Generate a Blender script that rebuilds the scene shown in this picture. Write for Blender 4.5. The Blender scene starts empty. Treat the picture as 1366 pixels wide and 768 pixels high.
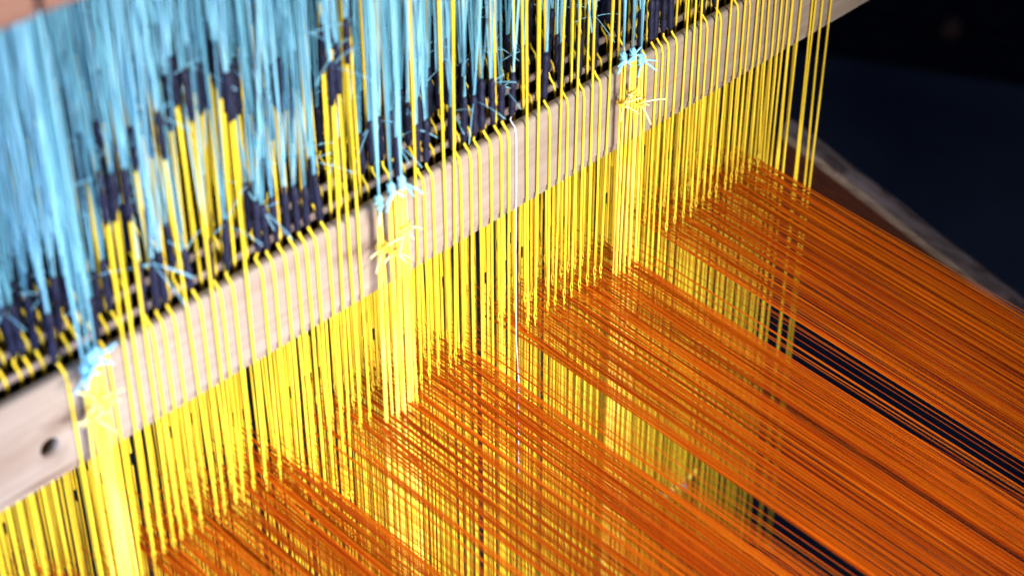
import bpy, random, math
import numpy as np
from math import radians, sin, cos, pi
from mathutils import Matrix, Vector

random.seed(11)
rng = np.random.default_rng(11)
S = bpy.context.scene
COL = S.collection

# ------------------------------------------------------------------ camera
PITCH, YAW, DIST, FPX, IW, IH = radians(34.8), radians(42.3), 0.9, 2430.0, 1366.0, 768.0
F = np.array([cos(PITCH) * cos(YAW), cos(PITCH) * sin(YAW), -sin(PITCH)])
R = np.cross(F, [0, 0, 1.0]); R /= np.linalg.norm(R)
U = np.cross(R, F)
_d = F + R * (640 - IW / 2) / FPX + U * (IH / 2 - 268) / FPX
CPOS = -_d * DIST
cam_d = bpy.data.cameras.new('camera')
cam = bpy.data.objects.new('camera', cam_d); COL.objects.link(cam)
cam.matrix_world = Matrix(((R[0], U[0], -F[0], CPOS[0]), (R[1], U[1], -F[1], CPOS[1]),
                           (R[2], U[2], -F[2], CPOS[2]), (0, 0, 0, 1)))
cam_d.sensor_width = 36.0
cam_d.lens = 36.0 * FPX / IW
cam_d.clip_start, cam_d.clip_end = 0.01, 60
cam_d.dof.use_dof = True
cam_d.dof.focus_distance = 0.985
cam_d.dof.aperture_fstop = 6.3
S.camera = cam

# ------------------------------------------------------------------ light
W = bpy.data.worlds.new('World'); S.world = W; W.use_nodes = True
bg = W.node_tree.nodes['Background']
bg.inputs[0].default_value = (0.42, 0.55, 1.0, 1)
bg.inputs[1].default_value = 0.055


def area(name, loc, target, size, power, color, spread):
    d = bpy.data.lights.new(name, 'AREA'); o = bpy.data.objects.new(name, d); COL.objects.link(o)
    o.location = loc
    o.rotation_euler = (Vector(target) - Vector(loc)).to_track_quat('-Z', 'Y').to_euler()
    d.shape = 'DISK'; d.size = size; d.energy = power; d.color = color; d.spread = radians(spread)
    return o


area('key_lamp', (-0.12, -0.88, 0.24), (-0.08, 0.0, -0.03), 0.32, 3.3, (1.0, 0.94, 0.90), 66)
area('window_light', (-0.72, -0.62, 0.16), (-0.25, 0.0, -0.03), 0.30, 0.85, (0.46, 0.60, 1.0), 42)
area('low_lamp', (-0.28, -0.70, -0.42), (0.02, 0.02, -0.07), 0.2, 1.25, (1.0, 0.93, 0.86), 55)  # added unseen fill from below, brightens the cords under the warp
S.view_settings.view_transform = 'Standard'
S.view_settings.look = 'None'
S.view_settings.exposure = 0.28
S.view_settings.gamma = 1.0
S.cycles.max_bounces = 6


# ------------------------------------------------------------------ materials
def mat(name, base, rough=0.7, var=0.25, scale=60.0, stretch=(1, 1, 1), bump=0.0, bscale=600.0, second=None,
        translucent=0.0, sheen=0.0, spec=0.3, detail=3.0):
    m = bpy.data.materials.new(name); m.use_nodes = True
    nt = m.node_tree; N = nt.nodes; L = nt.links
    p = N['Principled BSDF']
    p.inputs['Roughness'].default_value = rough
    p.inputs['Specular IOR Level'].default_value = spec
    p.inputs['Sheen Weight'].default_value = sheen
    g = N.new('ShaderNodeNewGeometry')
    mp = N.new('ShaderNodeMapping'); mp.inputs['Scale'].default_value = stretch
    L.new(g.outputs['Position'], mp.inputs['Vector'])
    n = N.new('ShaderNodeTexNoise'); n.inputs['Scale'].default_value = scale; n.inputs['Detail'].default_value = detail
    L.new(mp.outputs[0], n.inputs['Vector'])
    cr = N.new('ShaderNodeValToRGB')
    b = np.array(base); s = np.array(second) if second is not None else b * (1 - var)
    cr.color_ramp.elements[0].position = 0.32; cr.color_ramp.elements[1].position = 0.68
    cr.color_ramp.elements[0].color = (*s, 1); cr.color_ramp.elements[1].color = (*b, 1)
    L.new(n.outputs['Fac'], cr.inputs[0])
    L.new(cr.outputs[0], p.inputs['Base Color'])
    if bump:
        n2 = N.new('ShaderNodeTexNoise'); n2.inputs['Scale'].default_value = bscale; n2.inputs['Detail'].default_value = 2
        L.new(mp.outputs[0], n2.inputs['Vector'])
        bp = N.new('ShaderNodeBump'); bp.inputs['Strength'].default_value = bump; bp.inputs['Distance'].default_value = 0.0006
        L.new(n2.outputs['Fac'], bp.inputs['Height']); L.new(bp.outputs[0], p.inputs['Normal'])
    if translucent:
        tr = N.new('ShaderNodeBsdfTranslucent'); mx = N.new('ShaderNodeMixShader')
        mx.inputs[0].default_value = translucent
        L.new(cr.outputs[0], tr.inputs['Color'])
        L.new(p.outputs[0], mx.inputs[1]); L.new(tr.outputs[0], mx.inputs[2])
        L.new(mx.outputs[0], N['Material Output'].inputs['Surface'])
    return m


YEL = mat('yellow_cotton', (0.88, 0.68, 0.05), 0.62, second=(0.80, 0.55, 0.025), scale=90, stretch=(1, 1, .3), bump=0.25,
          bscale=900, translucent=0.2, spec=0.15)
YEL_OVERLIT = mat('pale_yellow_cotton', (0.95, 0.77, 0.15), 0.6, second=(0.92, 0.64, 0.03), scale=160, stretch=(1, 1, .15), bump=0.4,
               bscale=900, translucent=0.2, spec=0.15)  # brighter copy of the yellow, the bundles' overexposure put into the colour
LOOSE = mat('bleached_yellow_cotton', (0.93, 0.88, 0.50), 0.6, second=(0.90, 0.78, 0.22), scale=160, bump=0.3, bscale=900, translucent=0.2)
CYAN = mat('cyan_linen', (0.135, 0.38, 0.46), 0.6, second=(0.07, 0.24, 0.33), scale=120, stretch=(1, 1, .2), bump=0.4,
           translucent=0.15)
CYAN_PALE = mat('pale_cyan_linen', (0.30, 0.64, 0.77), 0.55, second=(0.20, 0.52, 0.68), scale=140, stretch=(1, 1, .2), bump=0.4,
                translucent=0.15)
NAVY = mat('navy_sleeve', (0.012, 0.014, 0.036), 0.5, spec=0.15, second=(0.006, 0.007, 0.018), scale=200, bump=0.7, bscale=500)
WHITE = mat('white_thread', (0.85, 0.85, 0.88), 0.55, var=0.1)
OR1 = mat('orange_thread', (0.62, 0.140, 0.004), 0.6, second=(0.52, 0.105, 0.003), scale=40, stretch=(1, .3, 1), translucent=0.1, spec=0.06)
OR2 = mat('deep_orange_thread', (0.56, 0.090, 0.003), 0.6, second=(0.44, 0.062, 0.003), scale=40, stretch=(1, .3, 1), translucent=0.1, spec=0.06)
OR3 = mat('rust_orange_thread', (0.42, 0.050, 0.003), 0.6, second=(0.30, 0.04, 0.003), scale=40, stretch=(1, .3, 1), translucent=0.1, spec=0.06)
ORANGES = [OR1, OR2, OR3]
BLACK = mat('black_stained_board', (0.006, 0.005, 0.007), 0.8, var=0.4)  # near-black, also the painted shade below the rods


def wood(name, light, dark, rough=0.6, grain=(3, 60, 160), scale=3.0, spots=True, stains=()):
    m = bpy.data.materials.new(name); m.use_nodes = True
    nt = m.node_tree; N = nt.nodes; L = nt.links
    p = N['Principled BSDF']; p.inputs['Roughness'].default_value = rough; p.inputs['Specular IOR Level'].default_value = 0.35
    tc = N.new('ShaderNodeTexCoord')
    mp = N.new('ShaderNodeMapping'); mp.inputs['Scale'].default_value = grain
    L.new(tc.outputs['Object'], mp.inputs['Vector'])
    n = N.new('ShaderNodeTexNoise'); n.inputs['Scale'].default_value = scale; n.inputs['Detail'].default_value = 6
    n.inputs['Distortion'].default_value = 0.6
    L.new(mp.outputs[0], n.inputs['Vector'])
    cr = N.new('ShaderNodeValToRGB')
    cr.color_ramp.elements[0].position = 0.30; cr.color_ramp.elements[1].position = 0.62
    cr.color_ramp.elements[0].color = (*dark, 1); cr.color_ramp.elements[1].color = (*light, 1)
    L.new(n.outputs['Fac'], cr.inputs[0])
    out = cr.outputs[0]
    if spots:
        n2 = N.new('ShaderNodeTexNoise'); n2.inputs['Scale'].default_value = 16; n2.inputs['Detail'].default_value = 4
        mp2 = N.new('ShaderNodeMapping'); mp2.inputs['Scale'].default_value = (.6, 1, 1.6)
        L.new(tc.outputs['Object'], mp2.inputs['Vector']); L.new(mp2.outputs[0], n2.inputs['Vector'])
        c2 = N.new('ShaderNodeValToRGB')
        c2.color_ramp.elements[0].position = 0.60; c2.color_ramp.elements[1].position = 0.78
        c2.color_ramp.elements[0].color = (0, 0, 0, 1); c2.color_ramp.elements[1].color = (.75, .75, .75, 1)
        L.new(n2.outputs['Fac'], c2.inputs[0])
        mx = N.new('ShaderNodeMix'); mx.data_type = 'RGBA'
        L.new(c2.outputs[0], mx.inputs[0]); L.new(out, mx.inputs[6])
        mx.inputs[7].default_value = (dark[0] * .75, dark[1] * .6, dark[2] * .5, 1)
        out = mx.outputs[2]
    for (c, sc, strength) in stains:            # old knots and grime with a shape of their own
        m3 = N.new('ShaderNodeMapping'); m3.vector_type = 'POINT'
        m3.inputs['Scale'].default_value = sc; m3.inputs['Location'].default_value = (-c[0] * sc[0], -c[1] * sc[1], -c[2] * sc[2])
        L.new(tc.outputs['Object'], m3.inputs['Vector'])
        n3 = N.new('ShaderNodeTexNoise'); n3.inputs['Scale'].default_value = 1.6; n3.inputs['Detail'].default_value = 5
        L.new(m3.outputs[0], n3.inputs['Vector'])
        ln = N.new('ShaderNodeVectorMath'); ln.operation = 'LENGTH'; L.new(m3.outputs[0], ln.inputs[0])
        ad = N.new('ShaderNodeMath'); ad.operation = 'MULTIPLY_ADD'; L.new(n3.outputs['Fac'], ad.inputs[0]); ad.inputs[1].default_value = 1.5
        L.new(ln.outputs['Value'], ad.inputs[2])
        c3 = N.new('ShaderNodeValToRGB'); c3.color_ramp.elements[0].position = 0.45; c3.color_ramp.elements[1].position = 1.0
        c3.color_ramp.elements[0].color = (strength,) * 3 + (1,); c3.color_ramp.elements[1].color = (0, 0, 0, 1)
        sb = N.new('ShaderNodeMath'); sb.operation = 'MULTIPLY'; sb.inputs[1].default_value = .6
        L.new(ad.outputs[0], sb.inputs[0]); L.new(sb.outputs[0], c3.inputs[0])
        mx = N.new('ShaderNodeMix'); mx.data_type = 'RGBA'
        L.new(c3.outputs[0], mx.inputs[0]); L.new(out, mx.inputs[6]); mx.inputs[7].default_value = (.085, .042, .022, 1)
        out = mx.outputs[2]
    L.new(out, p.inputs['Base Color'])
    bp = N.new('ShaderNodeBump'); bp.inputs['Strength'].default_value = 0.25; bp.inputs['Distance'].default_value = 0.0005
    L.new(n.outputs['Fac'], bp.inputs['Height']); L.new(bp.outputs[0], p.inputs['Normal'])
    return m


BARW = wood('pale_beech', (0.250, 0.205, 0.162), (0.205, 0.155, 0.115), grain=(2, 30, 70), stains=[((-.0845, 0, .030), (45, 1, 110), .8), ((-.2440, 0, .028), (50, 1, 130), .8), ((-.2650, 0, .0045), (34, 1, 420), .8),
                                         ((.118, 0, .036), (50, 1, 120), .5), ((-.255, 0, .014), (90, 1, 160), .45)])
SLATW = wood('slat_beech', (0.24, 0.18, 0.15), (0.15, 0.11, 0.085))
BEAMW = wood('brown_beam_wood', (0.30, 0.15, 0.10), (0.20, 0.09, 0.06), spots=False)
RAILW = wood('weathered_rail_wood', (0.13, 0.11, 0.125), (0.035, 0.024, 0.026), grain=(90, 4, 90), scale=1.6, spots=False)
PANELW = wood('red_brown_board', (0.10, 0.026, 0.010), (0.05, 0.013, 0.006), grain=(90, 3, 60), spots=False)
EDGEW = wood('worn_pale_edge', (0.26, 0.20, 0.16), (0.10, 0.07, 0.055), grain=(80, 8, 80), spots=False)
PLANKW = wood('dark_plank', (0.022, 0.026, 0.052), (0.006, 0.007, 0.018), grain=(60, 2, 60), scale=2, spots=False)
FLOORM = mat('dark_floor', (0.20, 0.25, 0.32), 0.85, second=(0.075, 0.10, 0.15), scale=2.6, detail=6)
PEGW = mat('peg_wood', (0.30, 0.15, 0.10), 0.8)


# ------------------------------------------------------------------ mesh builder
class MB:
    def __init__(s):
        s.v = []; s.f = []; s.m = []; s.n = 0; s.mats = []

    def mi(s, m):
        if m not in s.mats: s.mats.append(m)
        return s.mats.index(m)

    def tube(s, pts, rad, m, sides=6, cap=True):
        P = np.asarray(pts, float); n = len(P)
        r = np.broadcast_to(np.asarray(rad, float), (n,))
        T = np.gradient(P, axis=0); T /= np.linalg.norm(T, axis=1)[:, None] + 1e-12
        d = np.abs(T).mean(0); ref = np.eye(3)[int(np.argmin(d))]
        A = np.cross(T, ref); A /= np.linalg.norm(A, axis=1)[:, None] + 1e-12
        B = np.cross(T, A)
        a = np.arange(sides) * 2 * pi / sides
        ring = P[:, None, :] + r[:, None, None] * (A[:, None, :] * np.cos(a)[None, :, None] + B[:, None, :] * np.sin(a)[None, :, None])
        i0 = s.n; s.v.append(ring.reshape(-1, 3)); s.n += n * sides
        k = np.arange(n - 1)[:, None] * sides; j = np.arange(sides)[None, :]; j2 = (j + 1) % sides
        q = np.stack([k + j, k + j2, k + sides + j2, k + sides + j], -1).reshape(-1, 4) + i0
        mi = s.mi(m)
        s.f.extend(q.tolist()); s.m.extend([mi] * len(q))
        if cap:
            s.f.append([i0 + x for x in reversed(range(sides))]); s.f.append([i0 + (n - 1) * sides + x for x in range(sides)])
            s.m.extend([mi, mi])

    def box(s, lo, hi, m):
        x0, y0, z0 = lo; x1, y1, z1 = hi
        v = [(x0, y0, z0), (x1, y0, z0), (x1, y1, z0), (x0, y1, z0), (x0, y0, z1), (x1, y0, z1), (x1, y1, z1), (x0, y1, z1)]
        s.poly(v, [(3, 2, 1, 0), (4, 5, 6, 7), (0, 1, 5, 4), (1, 2, 6, 5), (2, 3, 7, 6), (3, 0, 4, 7)], m)

    def poly(s, v, f, m):
        i0 = s.n; s.v.append(np.asarray(v, float)); s.n += len(v); mi = s.mi(m)
        for q in f: s.f.append([i0 + i for i in q]); s.m.append(mi)

    def extrude_x(s, prof, x0, x1, m, nx=1):
        """profile of (y, z) points carried along x"""
        n = len(prof); xs = np.linspace(x0, x1, nx + 1)
        v = [(x, y, z) for x in xs for (y, z) in prof]
        f = []
        for k in range(nx):
            for i in range(n):
                j = (i + 1) % n
                f.append((k * n + i, k * n + j, (k + 1) * n + j, (k + 1) * n + i))
        f.append(tuple(range(n))[::-1]); f.append(tuple(nx * n + i for i in range(n)))
        s.poly(v, f, m)

    def build(s, name, parent=None, origin=None, smooth=True):
        V = np.concatenate(s.v)
        if origin is not None: V = V - np.asarray(origin)
        me = bpy.data.meshes.new(name)
        me.from_pydata(V.tolist(), [], s.f)
        for m in s.mats: me.materials.append(m)
        me.polygons.foreach_set('material_index', s.m)
        if smooth: me.polygons.foreach_set('use_smooth', [True] * len(s.f))
        me.update()
        o = bpy.data.objects.new(name, me); COL.objects.link(o)
        if parent is not None: o.parent = parent
        elif origin is not None: o.location = origin
        return o


def tag(o, label, cat, group=None, kind=None):
    if label: o['label'] = label
    if cat: o['category'] = cat
    if group: o['group'] = group
    if kind: o['kind'] = kind
    return o


def root(name, loc, label, cat, group=None):
    o = bpy.data.objects.new(name, None); COL.objects.link(o); o.location = loc
    o.empty_display_size = 0.01
    return tag(o, label, cat, group)


def ray(px, py):
    return F + R * (px - IW / 2) / FPX + U * (IH / 2 - py) / FPX


def hit(px, py, ax, val):
    d = ray(px, py); return CPOS + d * ((val - CPOS[ax]) / d[ax])


# ------------------------------------------------------------------ setting: floor and dark plank wall
ZF = -0.75
b = MB(); b.poly([(-6, -6, ZF), (6, -6, ZF), (6, 6, ZF), (-6, 6, ZF)], [(0, 1, 2, 3)], FLOORM)
tag(b.build('floor', smooth=False), 'dark blue grey floor below the loom', None, None, 'structure')
w0 = hit(1090, 72, 2, ZF); w1 = hit(1366, 116, 2, ZF)
wd = (w1 - w0); wd[2] = 0; wd /= np.linalg.norm(wd)
wn = np.array([-wd[1], wd[0], 0]);
if np.dot(wn, CPOS - w0) < 0: wn = -wn
wall = bpy.data.objects.new('wall', None); COL.objects.link(wall); wall['kind'] = 'structure'
wall['label'] = 'dark plank wall behind the loom'
zc = ZF; i = 0
while zc < 1.2:
    h = 0.075 + 0.012 * sin(i * 2.1)
    pb = MB()
    o0 = w0 - wd * 2.5 - wn * (0.03 + 0.004 * (i % 3)); L_ = 5.0
    pr = 0.03 + 0.004 * ((i * 2) % 3)
    vs = []
    for t in (0, L_):
        for (dn, z) in ((0, zc + .003), (pr, zc + .003), (pr + .003, zc + .008), (pr + .003, zc + h - .008), (pr, zc + h - .003), (0, zc + h - .003)):
            p = o0 + wd * t + wn * dn; vs.append((p[0], p[1], z))
    fs = [(k, (k + 1) % 6, 6 + (k + 1) % 6, 6 + k) for k in range(6)] + [(5, 4, 3, 2, 1, 0), (6, 7, 8, 9, 10, 11)]
    pb.poly(vs, fs, PLANKW)
    pb.build('plank', wall, smooth=False)
    zc += h; i += 1
bk = MB()
a0, a1 = w0 - wd * 2.5 - wn * .05, w0 + wd * 2.5 - wn * .05
bk.poly([(a0[0], a0[1], ZF - .01), (a1[0], a1[1], ZF - .01), (a1[0], a1[1], 1.2), (a0[0], a0[1], 1.2)], [(0, 1, 2, 3)], BLACK)
bk.build('backing', wall, smooth=False)
# small brown peg on the wall
d = ray(1272, 32); t = np.dot((w0 - CPOS), wn) / np.dot(d, wn); pp = CPOS + d * t
pb = MB(); pb.tube([pp - wn * .02, pp + wn * .03, pp + wn * .036], [.013, .014, .009], PEGW, 10)
tag(pb.build('wall_peg'), 'small brown wooden peg on the dark plank wall', 'peg')

# ------------------------------------------------------------------ the wooden bar and the slats behind it
PITCHY = 0.0147
ZT, ZB = 0.0305, -0.019
bar = root('wooden_bar', (0, 0, ZB), 'pale wooden bar with a drilled hole that the yellow cords run over', 'wooden bar')
prof = [(0.0018, ZB)]
for a in np.linspace(0, 90, 5)[1:]:
    pass
prof = []
rr = 0.0022
prof += [(0.0, ZB + .0058), (0.0007, ZB + .0048), (0.0012, ZB + .0012)]
for (cy, cz, a0_) in ((0.0065 - rr, ZB + rr, 270), (0.0065 - rr, ZT - rr, 0), (rr, ZT - rr, 90)):  # rounded arrises
    for a in (0, 30, 60, 90):
        t = radians(a0_ + a); prof.append((cy + rr * cos(t), cz + rr * sin(t)))
bb = MB(); bb.extrude_x(prof, -0.36, 0.50, BARW, 1)
beam_mesh = bb.build('bar_body', bar, origin=(0, 0, ZB), smooth=False)
# drilled hole (real boolean cut)
hp = hit(67, 597, 1, 0.0)
hb = MB(); hb.tube([(hp[0], -.01, hp[2]), (hp[0], .02, hp[2])], 0.0048, BLACK, 20)
hobj = hb.build('hole_cutter', origin=(0, 0, 0))
hobj.location = (0, 0, -ZB) if False else (0, 0, 0)
md = beam_mesh.modifiers.new('hole', 'BOOLEAN'); md.operation = 'DIFFERENCE'; md.object = hobj; md.solver = 'EXACT'
bpy.context.view_layer.update()
dg = bpy.context.evaluated_depsgraph_get()
me2 = bpy.data.meshes.new_from_object(beam_mesh.evaluated_get(dg))
beam_mesh.modifiers.clear(); beam_mesh.data = me2
bpy.data.objects.remove(hobj)

NROW = 7
for k in range(1, NROW):
    y = k * PITCHY
    sr = root('comber_rod', (0, y, ZB),
              ['', 'thin wooden rod nearest behind the pale bar under the sleeves', 'thin wooden rod second behind the pale bar',
               'dark stained rod third behind the pale bar', 'dark stained rod fourth behind the pale bar',
               'dark stained rod fifth behind the pale bar', 'dark stained rod farthest behind the pale bar'][k], 'rod',
              'thin rods behind the bar')
    m = MB(); m.extrude_x([(y, ZT - .0030), (y + .0026, ZT - .0030), (y + .0026, ZT - .0006), (y + .0020, ZT), (y + .0006, ZT), (y, ZT - .0006)], -.37, .33, SLATW if k < 3 else BLACK)  # the farther rods are plain near-black
    m.build('strip', sr, origin=(0, y, ZB), smooth=False)
    m = MB(); m.extrude_x([(y + .0008, ZB + .004), (y + .0022, ZB + .004), (y + .0022, ZT - .0031), (y + .0008, ZT - .0031)], -.37, .33, BLACK)  # added near-black strip standing in for the unlit gap below the rod
    m.build('dark_board', sr, origin=(0, y, ZB), smooth=False)

# brown beam, upper left, nearer than the cords, in two lengths with a gap
for (xa, xb, lab) in ((-.60, -.2795, 'blurred brown wooden beam in the upper corner, the longer piece left of the gap'),
                      (-.2765, -.2545, 'short blurred brown beam piece right of the dark gap at the top')):
    m = MB(); y0 = -.08
    m.extrude_x([(y0, .2305), (y0 + .002, .2285), (y0 + .028, .2285), (y0 + .03, .2305), (y0 + .03, .27), (y0, .27)], xa, xb, BEAMW)
    tag(m.build('upper_beam', origin=((xa + xb) / 2, y0, .2285), smooth=False), lab, 'beam', 'upper beams')

# ------------------------------------------------------------------ rail on the right
XR = 0.42
pa, pb_ = hit(1085, 180, 0, XR), hit(1366, 396, 0, XR)
dv = pb_ - pa; dv /= np.linalg.norm(dv)
A_, B_ = pa - dv * 0.02, pa + dv * 0.62
rail = root('side_rail', tuple(A_), 'weathered grey brown wooden rail beside the orange warp with a pale worn inner edge', 'rail')


def sweep(profile, m, name, jitter=0.0):
    mb = MB(); n = len(profile); st = 40; vs = []; fs = []
    for q in range(st + 1):
        c = A_ + (B_ - A_) * q / st
        for i_, (dx, dz) in enumerate(profile):
            j = jitter * (sin(q * 1.3 + i_) + sin(q * .47 + 2 * i_))
            vs.append((c[0] + dx + j, c[1], c[2] + dz + j * .4))
    for q in range(st):
        for i_ in range(n):
            j_ = (i_ + 1) % n
            fs.append((q * n + i_, q * n + j_, (q + 1) * n + j_, (q + 1) * n + i_))
    fs.append(tuple(range(n))[::-1]); fs.append(tuple(st * n + i_ for i_ in range(n)))
    mb.poly(vs, fs, m)
    return mb.build(name, rail, origin=tuple(A_), smooth=False)


sweep([(0, 0), (-.004, .001), (-.009, -.0005), (-.013, -.003), (-.013, -.02), (0, -.02)], RAILW, 'rail_body', .0003)
sweep([(-.0131, -.003), (-.0153, -.005), (-.0153, -.02), (-.0131, -.02)], EDGEW, 'worn_edge', .0003)
sweep([(-.0155, -.008), (-.055, -.011), (-.055, -.02), (-.0155, -.02)], PANELW, 'inner_board', 0)

# ------------------------------------------------------------------ heddle cords
GROUPS = [(-.335, -.252, -.083), (-.216, -.130, -.0835), (-.093, -.010, -.084), (.028, .119, -.0885), (.154, .243, -.0840)]


def sheet_of(x):
    for g, (a, b_, z) in enumerate(GROUPS):
        if a - .0015 <= x <= b_ + .0015:
            return g, z + .006 * ((x - a) / (b_ - a) - .5)
    return None, -.128


def wob(z, amp, ph):
    return amp * (np.sin(z * 23 + ph) + .5 * np.sin(z * 61 + 2.3 * ph))


def ns(v):
    return float(rng.normal(0, v))


def cord_geo(x, k, raised, zs, ze, zend, thin=0):
    """returns dict of (pts, radius) for one heddle cord at row k"""
    yf = k * PITCHY
    ph = random.random() * 6
    r = .00060 + random.random() * .00010
    lean = ns(.0012)
    yl = yf - .0011
    out = {}
    if raised:
        zz = np.linspace(zs, ze + .004, 14)
        X = x + lean * (zz - .0) / .1 + wob(zz, .00013, ph); Y = yl + wob(zz, .00010, ph + 2) * (zz < -.02) - .0002
        up = np.stack([X, Y, zz], 1)
        top = up[0]
    else:
        ztop = ZT + .0012
        arc = [(x - ns(.0008), yf + .0038, zs), (x, yf + .0032, ztop + .0022), (x, yf + .0016, ztop + .0004), (x, yf + .0002, ztop - .0008),
               (x, yf - .0007, ZT - .0035), (x, yf - .00085, ZT - .010)]
        zz = np.linspace(ZT - .018, ze + .004, 10)
        dnp = np.stack([x + lean * (ZT - zz) * 2 + wob(zz, .00012, ph) * (zz < ZB), np.full_like(zz, yf - .0009) + wob(zz, .00015, ph + 1) * (zz < ZB - .01), zz], 1)
        up = np.concatenate([np.array(arc), dnp])
        top = up[0]
    ru = r * (1 + .04 * np.sin(np.arange(len(up)) * 2.1 + ph)); ru[-1] *= 1.45
    out['up'] = (up, ru)
    e = up[-1]
    # eye loop : two strands parting round the mail
    t = np.linspace(0, 1, 7)
    out['eye'] = []
    for sgn in (-1, 1):
        w = .0005 * np.sin(t * pi) * sgn
        out['eye'].append((np.stack([e[0] + w * .6, e[1] - w, e[2] - t * .008], 1), r * .60))
    e2 = np.array([e[0], e[1], e[2] - .008])
    zz = np.linspace(e2[2], zend, 9)
    out['low'] = (np.stack([e2[0] + lean * (e2[2] - zz) * 1.5 + wob(zz, .0002, ph + 3) * np.clip((e2[2] - zz) / .03, 0, 1),
                            e2[1] + wob(zz, .0002, ph) * np.clip((e2[2] - zz) / .03, 0, 1), zz], 1), r * .92)
    # sleeve
    L2 = .021 + random.random() * .007
    dxs, dys = ns(.0007), ns(.0005)
    st = np.linspace(0, 1, 9)
    rs = .00155 + .00045 * np.sin(st * 7 + ph) ** 2 + .0003 * np.sin(st * 19 + ph)
    rs = rs * np.clip(np.minimum(st, 1 - st) * 7 + .55, 0, 1)
    sl = np.stack([top[0] + dxs * st, top[1] + dys * st, top[2] - .001 + L2 * st], 1)
    out['sleeve'] = (sl, rs)
    tp = sl[-1] - np.array([0, 0, .003])
    out['ties'] = []
    for q in range(4 if random.random() < .6 else 3):
        hgt = .40
        tt = np.array([0, .05, .12, .3, .6, 1.0])
        sx, sy = ns(.011), ns(.009)
        bend = ns(.0012)
        pts = np.stack([tp[0] + (q - 1.5) * .0005 + sx * tt ** .75 + bend * np.sin(tt * 9), tp[1] + sy * tt ** .8 + bend * np.cos(tt * 7) * tt, tp[2] + hgt * tt], 1)
        out['ties'].append((pts, .00026 + random.random() * .00018))
    out['fray'] = []
    if random.random() < .42:
        for q in range(random.choice((2, 3))):
            d_ = np.array([ns(.6), ns(.5) - .25, random.uniform(-.7, .9)]); d_ /= np.linalg.norm(d_)
            Lf = random.uniform(.006, .022); tf = np.linspace(0, 1, 5)[:, None]
            out['fray'].append((tp + d_ * tf * Lf + np.array([0, 0, -.2 * Lf]) * tf ** 2, .00021))
    out['eyepos'] = np.array([e[0], e[1], e[2] - .004])
    return out


def raise_choice(x, k):
    if x < -.205: return (random.random() < .04), .09
    if x < -.066: return (random.random() < (.60 if k == 0 else .78)), .100 + .014 * math.sin(x * 70) + k * .002 + ns(.006)
    if x < .03: return (random.random() < (.42 if k < 1 else .28)), .13 + random.random() * .05
    if x < .12: return (random.random() < (.60 if k < 1 else .45)), .12 + random.random() * .06
    if x < .18: return (random.random() < .38), .10 + random.random() * .06
    return (random.random() < .72), .10 + random.random() * .06


# front row, read off the bar: image column where each cord meets the bar's upper edge ('b' bends over it, 's' runs straight past)
front = []
for px, c in [(88, 'b'), (143, 'b'), (163, 's'), (176, 's'), (192, 's'), (203, 'b'), (217, 'b'), (232, 'b'), (250, 's'), (267, 'b'), (282, 's'), (294, 'b'),
              (310, 'b'), (327, 's'), (349, 'b'), (364, 'b'), (380, 'b'), (395, 'b'), (408, 'b'), (421, 'b'), (437, 'b'), (450, 's'),
              (463, 's'), (476, 's'),
              (540, 'b'), (553, 's'), (565, 'b'), (577, 'b'), (592, 's'), (604, 's'), (614, 'b'), (628, 'b'), (640, 'b'), (655, 'b'),
              (669, 'b'), (679, 'b'), (703, 's'), (717, 's'), (734, 'b'), (747, 's'), (758, 'b'), (769, 's'), (780, 'b'),
              (790, 's'), (802, 'b'), (812, 's'),
              (863, 'b'), (877, 'b'), (885, 'b'), (893, 'b'), (904, 'b'), (915, 's'), (926, 's'), (935, 's'), (945, 'b'), (955, 's'),
              (963, 'b'), (974, 's'), (986, 'b'), (994, 's'), (1002, 'b'), (1011, 's'), (1019, 's'), (1028, 's'), (1037, 's'),
              (1045, 's'), (1052, 's'), (1060, 's')]:
    front.append((hit(px, 545 - .5483 * px, 1, -.001)[0], c))
front += [(hit(px, 120, 1, -.001)[0], 's') for px in (1046, 1056, 1071, 1075, 1084, 1095)]
ORD = ['first', 'second', 'third', 'fourth', 'fifth', 'sixth', 'seventh', 'eighth', 'ninth', 'tenth', 'eleventh', 'twelfth', 'thirteenth',
       'fourteenth', 'fifteenth', 'sixteenth', 'seventeenth', 'eighteenth', 'nineteenth', 'twentieth', 'twenty-first', 'twenty-second',
       'twenty-third', 'twenty-fourth', 'twenty-fifth', 'twenty-sixth', 'twenty-seventh', 'twenty-eighth', 'twenty-ninth', 'thirtieth']
BUNX = [-.2360, -.0645, .1105]

cords = []       # (x, k, raised, zs, label, short name)


def column(P):
    v = np.asarray(P) - CPOS
    return float(v @ R / (v @ F))


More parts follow.
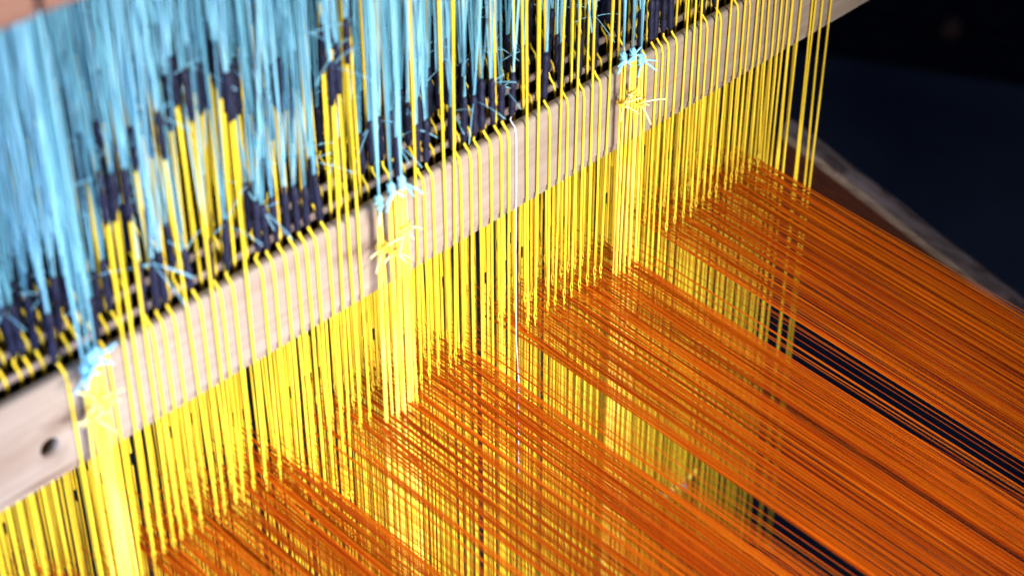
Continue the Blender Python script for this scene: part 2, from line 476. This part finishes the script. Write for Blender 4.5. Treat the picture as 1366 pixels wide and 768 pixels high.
cnt = {0: 0, 1: 0, 2: 0, 3: 0}
fcol = []
for x, c in sorted(front):
    seg = sum(x > bx for bx in BUNX)
    raised = c == 's'
    zs = raise_choice(x, 0)[1] if raised else ZT + .0045 + random.random() * .002
    if seg == 0:
        short = 'bar cord left of the left bundle'
    else:
        short = '%s bar cord right of the %s bundle' % (ORD[cnt[seg]], ['left', 'middle', 'right'][seg - 1])
    lab = 'yellow ' + short + (', running straight up' if raised else ', bending into a dark sleeve')
    cnt[seg] += 1
    fcol.append((column((x, -.001, -.045)), short))
    cords.append((x, 0, raised, zs, lab, short))
used = set()
for k in range(1, NROW):
    x = -.335 + k * .0031; nl = -1
    while x < .292 + .0015 * math.sin(k * 3):
        xx = x + ns(.0008)
        rz, zr = raise_choice(xx, k)
        cc = column((xx, k * PITCHY, -.045))
        near = sorted(fcol, key=lambda q: abs(q[0] - cc))
        far_left = cc < fcol[0][0] - .006
        row = ['', 'first-row', 'second-row', 'third-row', 'fourth-row', 'fifth-row', 'sixth-row'][k]
        nl += 1
        opts = ['%s cord beside the %s' % (row, near[0][1])] + ['%s cord %s of the %s' % (row, 'left' if cc < q[0] else 'right', q[1]) for q in near[:3]]
        for short in opts:
            if far_left: short = '%s cord behind the bar, %s from the left end' % (row, ORD[nl])
            if short not in used: break
        used.add(short)
        cords.append((xx, k, rz, zr if rz else ZT + .004 + random.random() * .004, 'yellow ' + short, short))
        x += .0063

THINGS = 300
stuff = MB()
warp = []         # eye points
nthing = 0
for (x, k, raised, zs, lab, short) in cords:
    g, ze = sheet_of(x)
    ze += ns(.0006)
    zend = -.43 - abs(ns(.012))
    if .165 < x < .205 and k == 0: zend = -.30
    if x > .292: ze = -.20
    G = cord_geo(x, k, raised, zs, ze, zend)
    if x < .25: warp.append((G['eyepos'], g, k, short))
    if nthing < THINGS and (k < 4):
        nthing += 1
        o = (x, k * PITCHY, zend)
        rt = root('heddle_cord', o, lab, 'cord', 'yellow cords hanging down past the bar')
        for nm, (p, r), m, sd in (('upper_cord', G['up'], YEL, 7), ('lower_cord', G['low'], YEL, 5), ('sleeve', G['sleeve'], NAVY, 8)):
            mb = MB(); mb.tube(p, r, m, sd); mb.build(nm, rt, origin=o)
        mb = MB()
        for (p, r) in G['eye']: mb.tube(p, r, YEL, 5)
        mb.build('eye_loop', rt, origin=o)
        for (p, r) in G['ties']:
            mb = MB(); mb.tube(p, r, CYAN if random.random() < .55 else CYAN_PALE, 5); mb.build('tie_strand', rt, origin=o)
        if G['fray']:
            mb = MB()
            for (p, r) in G['fray']: mb.tube(p, r, CYAN_PALE, 4)
            mb.build('frayed_end', rt, origin=o)
        if k == 0 and (x > .285 or .165 < x < .205):
            mb = MB(); ez = G['low'][0][-1]
            for q in range(3):
                aa = random.random() * 6.28; el = random.random() * 1.2 - .2
                dvv = np.array([cos(aa) * cos(el), sin(aa) * cos(el), sin(el)])
                tq = np.linspace(0, 1, 4)[:, None]
                mb.tube(ez + dvv * tq * (.003 + .005 * random.random()) + np.array([0, 0, -.006]) * tq ** 2, .0004, CYAN if q % 2 else CYAN_PALE, 4)
            mb.tube([ez + (0, 0, .002), ez, ez - (0, 0, .002), ez - (0, 0, .004)], [.0009, .0015, .0015, .0008], YEL_OVERLIT, 7)
            mb.build('end_knot', rt, origin=o)
    else:
        stuff.tube(G['up'][0], G['up'][1], YEL, 5, False); stuff.tube(G['low'][0], G['low'][1], YEL, 4, False)
        stuff.tube(G['sleeve'][0], G['sleeve'][1], NAVY, 6)
        for (p, r) in G['ties']: stuff.tube(p, r, CYAN, 4, False)
        for (p, r) in G['fray']: stuff.tube(p, r, CYAN_PALE, 4, False)
tag(stuff.build('back_cords'), 'mass of yellow cords with dark sleeves and cyan ties in the back rows', 'cords', None, 'stuff')

# ------------------------------------------------------------------ knotted bundles in front of the bar
BL = ['blurred bundle of pale yellow cords knotted with cyan at the left end of the bar',
      'bundle of pale yellow cords knotted with cyan near the middle of the bar',
      'sharp bundle of pale yellow cords with splayed cyan ends towards the right of the bar']


def burst(mb_name, parent, o, c, n, m, lo, hi, r, side=None):
    for q in range(n):
        mb = MB()
        sgn = random.choice((-1, 1)) if side is None else side
        dx = sgn * (.35 + .65 * random.random()); dz = random.uniform(-1.0, .5); dy = -random.random() * .5
        dvv = np.array([dx, dy, dz]); dvv /= np.linalg.norm(dvv)
        Ln = random.uniform(lo, hi); t = np.linspace(0, 1, 5)[:, None]
        p = c + dvv * t * Ln + np.array([0, 0, -.35 * Ln]) * t ** 2 * random.random()
        mb.tube(p, r * np.array([1, 1, 1, 1.05, 1.15]), m, 6)
        mb.build(mb_name, parent, origin=o)


for bi, bx in enumerate(BUNX):
    o = (bx, -.006, -.42)
    rt = root('knotted_bundle', o, BL[bi], 'cord bundle', 'knotted cord bundles in front of the bar')
    clumps = [(-.0088, 3), (-.0010, 4), (.0058, 5)] if bi else [(-.0026, 3), (.0008, 4), (.0040, 3)]
    for (cx, nst) in clumps:
        zk = .0385 + ns(.002) - (.004 if bi == 0 else 0); zk2 = .014 + ns(.004)
        ck = np.array([bx + cx, -.0062, zk])
        for q in range(nst):
            ox = (q - (nst - 1) / 2) * .00135 + ns(.0003); oy = -.0046 - random.random() * .0034
            ph = random.random() * 6
            zz = np.linspace(zk, -.42, 22)
            conv = np.clip(1 - np.abs(zz - zk2) / .012, 0, 1) * .55
            convtop = np.clip(1 - np.abs(zz - zk) / .010, 0, 1) * .7
            sh = 1 - np.maximum(conv, convtop)
            X = bx + cx + ox * sh * (1 + .4 * np.clip(-zz / .1, 0, 1)) + wob(zz, .0003, ph); Y = oy + wob(zz, .0002, ph)
            mb = MB(); mb.tube(np.stack([X, Y, zz], 1), .00068, YEL_OVERLIT, 7); mb.build('yellow_strand', rt, origin=o)
        for q in range(nst):
            t = np.linspace(0, 1, 8)
            sx = (q - (nst - 1) / 2) * .0016 + ns(.0012)
            mb = MB(); mb.tube(np.stack([ck[0] + sx * t ** .5, ck[1] + ns(.001) * t + .001 * t, zk - .001 + .36 * t], 1), .00044, CYAN if random.random() < .6 else CYAN_PALE, 6)
            mb.build('cyan_strand', rt, origin=o)
        # knots
        mb = MB(); tt = np.linspace(0, 1, 7)
        mb.tube(np.stack([np.full(7, ck[0]) + .0003 * np.sin(tt * 9), np.full(7, ck[1]), zk + .004 - .009 * tt], 1),
                np.array([.0008, .0012, .0016, .0014, .0016, .0012, .0008]), CYAN_PALE, 9); mb.build('cyan_knot', rt, origin=o)
        for q in range(3):
            aa = np.linspace(0, 2 * pi, 13)
            mb = MB(); mb.tube(np.stack([ck[0] + .0016 * np.cos(aa), ck[1] + .0016 * np.sin(aa), zk + .0022 - q * .0022 + .0006 * np.sin(aa + q)], 1), .00055, CYAN_PALE, 5, False)
            mb.build('cyan_wrap', rt, origin=o)
        burst('cyan_end', rt, o, ck + np.array([0, -.001, 0]), 4, CYAN_PALE, .005, .011, .00045)
        c2 = np.array([bx + cx, -.0072, zk2])
        for q in range(2):
            aa = np.linspace(0, 2 * pi, 13); w = nst * .00055 + .0009
            mb = MB(); mb.tube(np.stack([c2[0] + w * np.cos(aa), -.0064 + .0026 * np.sin(aa), zk2 + q * .0014 + .0009 * np.sin(aa + q * 2)], 1), .0006, YEL_OVERLIT, 5, False)
            mb.build('yellow_wrap', rt, origin=o)
        burst('loose_end', rt, o, c2, 3, LOOSE, .006, .015, .00042)

# white single thread
p0 = hit(689, 168, 1, -.001)
o = (p0[0], 0, -.42)
G = cord_geo(p0[0], 0, False, ZT + .005, -.10, -.42)
rt = root('white_cord', o, 'single white cord over the bar among the yellow ones, between middle and right bundles', 'cord')
zz = G['up'][0]
mb = MB(); mb.tube(zz, .00026, WHITE, 6); mb.build('upper_cord', rt, origin=o)
q = np.linspace(zz[-1][2], -.19, 16)
mb = MB(); mb.tube(np.stack([zz[-1][0] + wob(q, .0002, 1), zz[-1][1] - .002 * np.clip((zz[-1][2] - q) / .03, 0, 1), q], 1), .00026, WHITE, 6); mb.build('lower_cord', rt, origin=o)
mb = MB(); mb.tube(*G['sleeve'], NAVY, 8); mb.build('sleeve', rt, origin=o)
for (p, r) in G['ties']:
    mb = MB(); mb.tube(p, r, CYAN_PALE, 5); mb.build('tie_strand', rt, origin=o)

# ------------------------------------------------------------------ warp
YEND = -.95
threads = []


def warp_line(x0, y0, z0, sl, sag):
    g_fill = sag == 0
    t = np.array([0, .01, .04, .12, .3, .6, 1.0])
    L_ = y0 - YEND
    y = y0 - t * L_
    run = np.where(y < .0, -y + min(y0, 0), 0) if g_fill else t * L_
    return y, z0 - sl * run - sag * np.sin(np.clip(t * 3, 0, 1) * pi)


for (e, g, k, short) in warp:
    if k > 3: continue
    low = random.random() < .4
    if g is None:
        n = random.choice((0, 1, 1, 2, 2))
    else:
        n = random.choice((2, 3, 4, 4, 4))
    base = ns(.0009)
    for q in range(n):
        dx = base + (q - (n - 1) / 2) * .00036 + ns(.00006)
        y, z = warp_line(0, e[1], e[2], (.145 if g is not None else .075) + ns(.004), .0012)
        t = (e[1] - y) / (e[1] - YEND)
        z = z + ns(.0008) * t
        if low: z = z - .006 * np.clip(t * 25, 0, 1) * (1 - t)
        X = e[0] + dx * np.clip(t * 30, 0, 1) + ns(.0012) * t
        threads.append((np.stack([X, y, z], 1), .00018 + random.random() * .00005, g, k, short, q, n))
for gi, (a, b_, z0) in enumerate(GROUPS):          # ends that start behind the harness: the lower half of each sheet
    for q in range(235):
        x = random.uniform(a, b_ + .003) if q < 200 else random.uniform(b_, b_ + (.034 if gi < 4 else .004))
        y, z = warp_line(0, .03 - random.random() * .008, z0 - (.003 + random.random() * .008 if q < 200 else random.random() * .03), .135 + ns(.004), .0)
        t = (.03 - y) / (.03 - YEND)
        threads.append((np.stack([x + ns(.0025) * t, y, z], 1), 0.00015 + random.random() * .00004, gi, 9, '', 0, 1))

idx = list(range(len(threads)))
show = sorted([i for i in idx if threads[i][2] not in (None, 0)], key=lambda i: (threads[i][3], i))[:300]
show = set(show)
ws = MB()
for i, (p, r, g, k, short, q, n) in enumerate(threads):
    m = ORANGES[0 if (u := random.random()) < .5 else 1 if u < .82 else 2]
    if i in show:
        mb = MB(); mb.tube(p, r, m, 5)
        tone = ['bright', 'deep', 'rust'][ORANGES.index(m)]
        tag(mb.build('warp_thread', origin=tuple(p[0])), ('%s %s orange thread from %s' % ({1: ['single'], 2: ['left', 'right'], 3: ['left', 'middle', 'right'], 4: ['left', 'inner-left', 'inner-right', 'right']}[n][q], tone, short)).replace(' the ', ' '), 'thread', 'orange warp threads')
    else:
        ws.tube(p, r, m, 4, False)
tag(ws.build('warp_threads'), 'mass of fine orange warp threads running from the cords towards the front', 'threads', None, 'stuff')
print('cords', len(cords), 'things', nthing, 'threads', len(threads))
